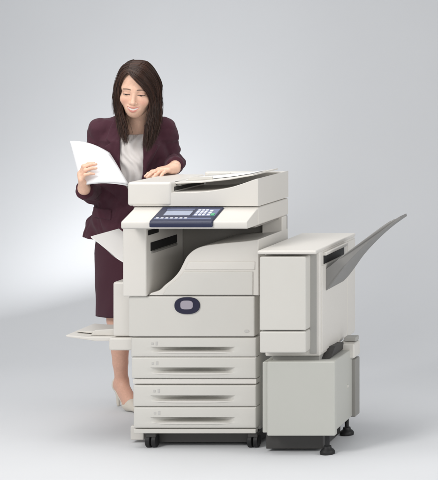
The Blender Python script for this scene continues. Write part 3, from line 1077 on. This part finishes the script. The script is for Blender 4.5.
V = np.array(rings).reshape(-1, 3)
Q = [(r * n + j, r * n + (j + 1) % n, (r + 1) * n + (j + 1) % n, (r + 1) * n + j) for r in range(len(rings) - 1) for j in range(n)]
mesh_obj('skirt', np_mesh('skirt', V, np.array(Q)[:, ::-1]), M['suit'], person)

# ------- shoes
for an, ba, to in ((AN_R, BA_R, TO_R), (AN_L, BA_L, TO_L)):
    sf = Field(np.array([min(an[0], to[0]) - 0.09, to[1] - 0.07, -0.004]), np.array([max(an[0], to[0]) + 0.09, an[1] + 0.12, 0.16]), 0.0028)
    dr = (to - an) * A_((1, 1, 0)); dr /= np.linalg.norm(dr)
    heel = an + (an - to) * A_((0.22, 0.22, 0)) + A_((0, 0, -0.028))
    toe = to + dr * 0.018
    sf.cap(ba, toe + A_((0, 0, -0.002)), 0.0335, 0.017, 0.0)
    sf.cap(heel, ba, 0.030, 0.032, 0.02)
    sf.ell(heel + A_((0, 0, 0.012)), (0.031, 0.031, 0.035), 0.015)
    sl, X, Y, Z = sf.win((-1, -1, -1), (2, 2, 2))
    along = (X - ba[0]) * dr[0] + (Y - ba[1]) * dr[1]
    # topline: open over the instep
    top = np.interp(along.ravel(), [-0.20, -0.13, -0.08, -0.02, 0.015, 0.03, 0.08], [0.155, 0.130, 0.066, 0.030, 0.036, 0.075, 0.09]).reshape(along.shape)
    sf.d = np.maximum(sf.d, Z - top).astype(f32)
    hb = heel - dr * 0.004
    sf.cap((hb[0], hb[1], 0.085), (hb[0] - dr[0] * 0.004, hb[1] - dr[1] * 0.004, 0.004), 0.017, 0.0075, 0.012)
    sf.d = np.maximum(sf.d, 0.0015 - Z).astype(f32)
    V, Q = sf.mesh(1)
    mesh_obj('shoe', np_mesh('shoe', V, Q), M['shoe'], person)

# ------- hair: a close cap and long locks
cf = Field((-0.11, -0.14, -0.12), (0.11, 0.12, 0.15), 0.003)
cf.ell((0, -0.018, 0.034), (0.079, 0.098, 0.091), 0.0)
cf.ell((0, -0.050, -0.04), (0.072, 0.060, 0.09), 0.03)
cf.ell((-0.006, 0.088, -0.022), (0.058, 0.075, 0.098), 0.01, 'sub')
V, Q = cf.mesh(2)
hV = [head_w(V)]; hQ = [Q]; hC = [np.tile(A_((0.016, 0.008, 0.006)), (len(V), 1))]
nh = len(V)
HYaw = np.stack([A_((math.cos(HA), math.sin(HA), 0)), A_((math.sin(HA), -math.cos(HA), 0)), A_((0, 0, 1))], 1)


def hair_w(P):
    P = np.array(P, float)
    P[:, 0] *= np.interp(P[:, 2], [-0.25, -0.05, 0.08, 0.13], [0.90, 0.925, 0.97, 1.0])
    hang = np.minimum(P[:, 2] + 0.03, 0)
    Q_ = P.copy(); Q_[:, 2] = np.maximum(P[:, 2], -0.03)
    return head_w(Q_) + (np.stack([0 * hang, 0 * hang, hang], 1) * HS) @ HYaw.T


GL = [
    [(-0.034, 0.074, 0.094), (-0.054, 0.074, 0.066), (-0.066, 0.062, 0.026), (-0.068, 0.055, -0.030), (-0.058, 0.056, -0.085), (-0.040, 0.062, -0.140), (-0.030, 0.072, -0.220)],
    [(-0.034, 0.060, 0.110), (-0.062, 0.060, 0.086), (-0.081, 0.042, 0.026), (-0.085, 0.034, -0.045), (-0.080, 0.034, -0.110), (-0.062, 0.046, -0.170), (-0.044, 0.062, -0.240)],
    [(-0.030, 0.020, 0.124), (-0.067, 0.020, 0.107), (-0.094, 0.006, 0.034), (-0.102, 0.000, -0.045), (-0.102, -0.005, -0.110), (-0.088, 0.005, -0.165), (-0.066, 0.030, -0.220)],
    [(-0.028, -0.040, 0.125), (-0.064, -0.055, 0.100), (-0.090, -0.065, 0.030), (-0.096, -0.068, -0.050), (-0.094, -0.070, -0.120), (-0.086, -0.060, -0.170), (-0.074, -0.050, -0.215)],
    [(-0.018, -0.085, 0.102), (-0.034, -0.112, 0.060), (-0.045, -0.120, 0.000), (-0.050, -0.112, -0.060), (-0.050, -0.105, -0.130), (-0.050, -0.095, -0.18), (-0.05, -0.085, -0.22)],
]
GR = [
    [(-0.032, 0.077, 0.097), (0.006, 0.099, 0.070), (0.042, 0.092, 0.031), (0.0660, 0.068, -0.012), (0.072, 0.057, -0.070), (0.060, 0.062, -0.140), (0.046, 0.072, -0.235)],
    [(-0.031, 0.068, 0.107), (0.022, 0.088, 0.087), (0.064, 0.068, 0.036), (0.083, 0.047, -0.025), (0.088, 0.040, -0.090), (0.076, 0.052, -0.160), (0.056, 0.068, -0.262)],
    [(-0.030, 0.030, 0.124), (0.034, 0.034, 0.125), (0.089, 0.016, 0.044), (0.103, 0.008, -0.040), (0.107, 0.004, -0.110), (0.096, 0.024, -0.175), (0.070, 0.055, -0.250)],
    [(-0.028, -0.030, 0.125), (0.036, -0.045, 0.116), (0.090, -0.062, 0.030), (0.098, -0.066, -0.050), (0.098, -0.066, -0.120), (0.092, -0.056, -0.180), (0.084, -0.045, -0.220)],
    [(-0.016, -0.085, 0.102), (0.016, -0.114, 0.060), (0.040, -0.120, 0.000), (0.048, -0.112, -0.060), (0.050, -0.105, -0.130), (0.05, -0.095, -0.18), (0.05, -0.085, -0.22)],
]
NSEG = 22


def resample(G):
    out = []
    for gde in G:
        c = smooth_pts(gde, 8)
        s = np.concatenate([[0], np.cumsum(np.linalg.norm(np.diff(c, axis=0), axis=1))]); s /= s[-1]
        t = np.linspace(0, 1, NSEG)
        out.append(np.stack([np.interp(t, s, c[:, i]) for i in range(3)], 1))
    return np.array(out)


tt = np.linspace(0, 1, NSEG)
SV, SQ, SC = [], [], []
vo = nh
for G, cnt in ((resample(GL), 1500), (resample(GR), 1750)):
    ng = len(G)
    # clumps: strands gather around lock centres
    centres = rng.random(64) * (ng - 1)
    cph = rng.random((64, 4)) * 6.28
    for i in range(cnt):
        uu = rng.random() ** 1.15 * (ng - 1)
        ci = int(np.argmin(np.abs(centres - uu)))
        def at(q):
            a = min(int(q), ng - 2); f = q - a
            return G[a] * (1 - f) + G[a + 1] * f
        P0 = at(uu); P1 = at(centres[ci])
        cl = (0.62 * np.clip(tt * 1.3, 0, 1) ** 1.5)[:, None]
        P = P0 * (1 - cl) + P1 * cl
        jit = rng.normal(0, 1, 3) * A_((0.0035, 0.004, 0.003))
        P = P + jit * (0.35 + 0.65 * tt[:, None])
        amp = 0.0075 * tt ** 1.3
        P[:, 0] += amp * np.sin(tt * 9.5 + cph[ci, 0]) + 0.0014 * tt * math.sin(i) * 2
        P[:, 1] += amp * np.sin(tt * 6 + cph[ci, 1])
        cut = 1.0 - 0.42 * rng.random() ** 1.8
        if rng.random() < 0.07:                       # flyaways
            P[:, 0] += 0.011 * tt * rng.normal(); P[:, 1] += 0.008 * tt * rng.normal(); P[:, 2] += 0.003 * rng.random()
        P = np.stack([np.interp(tt * cut, tt, P[:, q]) for q in range(3)], 1)
        Wp = hair_w(P)
        T = np.gradient(Wp, axis=0); T /= np.linalg.norm(T, axis=1)[:, None]
        N = np.cross(T, A_((0.3, 1, 0.2))); N /= np.linalg.norm(N, axis=1)[:, None]
        B = np.cross(T, N)
        r = 0.00095 * (0.7 + 0.5 * rng.random()) * np.clip(1.15 - tt ** 3, 0.12, 1)
        ring = [Wp + (N * math.cos(a) * 1.5 + B * math.sin(a) * 0.8) * r[:, None] for a in (0.3, 1.87, 3.44, 5.01)]
        V = np.stack(ring, 1).reshape(-1, 3)
        j = np.arange(NSEG - 1)[:, None]
        q = []
        for e in range(4):
            q.append(np.concatenate([vo + j * 4 + e, vo + j * 4 + (e + 1) % 4, vo + (j + 1) * 4 + (e + 1) % 4, vo + (j + 1) * 4 + e], 1))
        SV.append(V); SQ.append(np.concatenate(q)); vo += len(V)
        b = 0.45 + 1.3 * rng.random() ** 2
        col = A_((0.040, 0.0168, 0.0098)) * b
        SC.append(np.tile(col, (len(V), 1)))
me = np_mesh('hair', np.concatenate(hV + SV), np.concatenate(hQ + SQ), np.concatenate(hC + SC))
mesh_obj('hair', me, M['hair'], person)

# ------------------------------------------------------------------ paper
ctl = [(70, 141, 7.42), (107.5, 150, 7.45), (129, 182.5, 7.36), (81, 184.5, 7.31)]


def sheet(dx, rot, lift, label):
    A, B, C_, D = [A_(W(*c)) for c in ctl]
    n = 14
    nrm = np.cross(B - A, D - A); nrm /= np.linalg.norm(nrm)
    if nrm[2] < 0:
        nrm = -nrm
    ctr = (A + B + C_ + D) / 4
    V = []
    for i in range(n + 1):
        for j in range(n + 1):
            s, t = i / n, j / n
            p = A * (1 - s) * (1 - t) + B * s * (1 - t) + C_ * s * t + D * (1 - s) * t
            q = p - ctr
            e1 = (B - A) / np.linalg.norm(B - A); e2 = np.cross(nrm, e1)
            a, b = q @ e1, q @ e2
            a2, b2 = a * math.cos(rot) - b * math.sin(rot), a * math.sin(rot) + b * math.cos(rot)
            q = e1 * a2 + e2 * b2 + nrm * (q @ nrm)
            bend = 0.016 * math.sin(math.pi * s) - 0.020 * (s - 0.35) ** 2 * 2 + 0.008 * math.sin(math.pi * t + 0.5) + 0.012 * max(0, s - 0.6) * t
            V.append(ctr + q + e1 * dx + nrm * (bend + lift))
    Q = [(i * (n + 1) + j, (i + 1) * (n + 1) + j, (i + 1) * (n + 1) + j + 1, i * (n + 1) + j + 1) for i in range(n) for j in range(n)]
    o = mesh_obj('paper_sheet', np_mesh('paper_sheet', np.array(V), np.array(Q)), M['paper'])
    s_ = o.modifiers.new('thickness', 'SOLIDIFY'); s_.thickness = 0.0005
    o['label'] = label; o['category'] = 'paper'; o['group'] = 'papers held in the hand'
    return o


sheet(0, 0, 0.0, 'top white sheet of the papers held in the hand, lying on the other')
sheet(0.006, R(-2.5), -0.004, 'lower white sheet fanned out beneath the top sheet in the hand')

# a sheet lying on the document tray
tc_ = np.array([(0.187, 1.149), (0.30, 1.153), (0.42, 1.1655), (0.525, 1.182)])
V, Q = [], []
nx_, ny_ = 16, 4
for i in range(nx_ + 1):
    for j in range(ny_ + 1):
        x = 0.205 + 0.290 * i / nx_
        V.append((x, 0.118 + 0.205 * j / ny_ + 0.012 * i / nx_, float(np.interp(x, tc_[:, 0], tc_[:, 1])) + 0.0030 + 0.003 * math.sin(3.1 * i / nx_) ** 2 * (j / ny_)))
Q = [(i * (ny_ + 1) + j, (i + 1) * (ny_ + 1) + j, (i + 1) * (ny_ + 1) + j + 1, i * (ny_ + 1) + j + 1) for i in range(nx_) for j in range(ny_)]
o = mesh_obj('paper_sheet', np_mesh('paper_sheet', np.array(V), np.array(Q)), M['paper'])
s_ = o.modifiers.new('thickness', 'SOLIDIFY'); s_.thickness = 0.0006
o['label'] = 'white sheet lying on the document feeder tray on top of the copier'; o['category'] = 'paper'
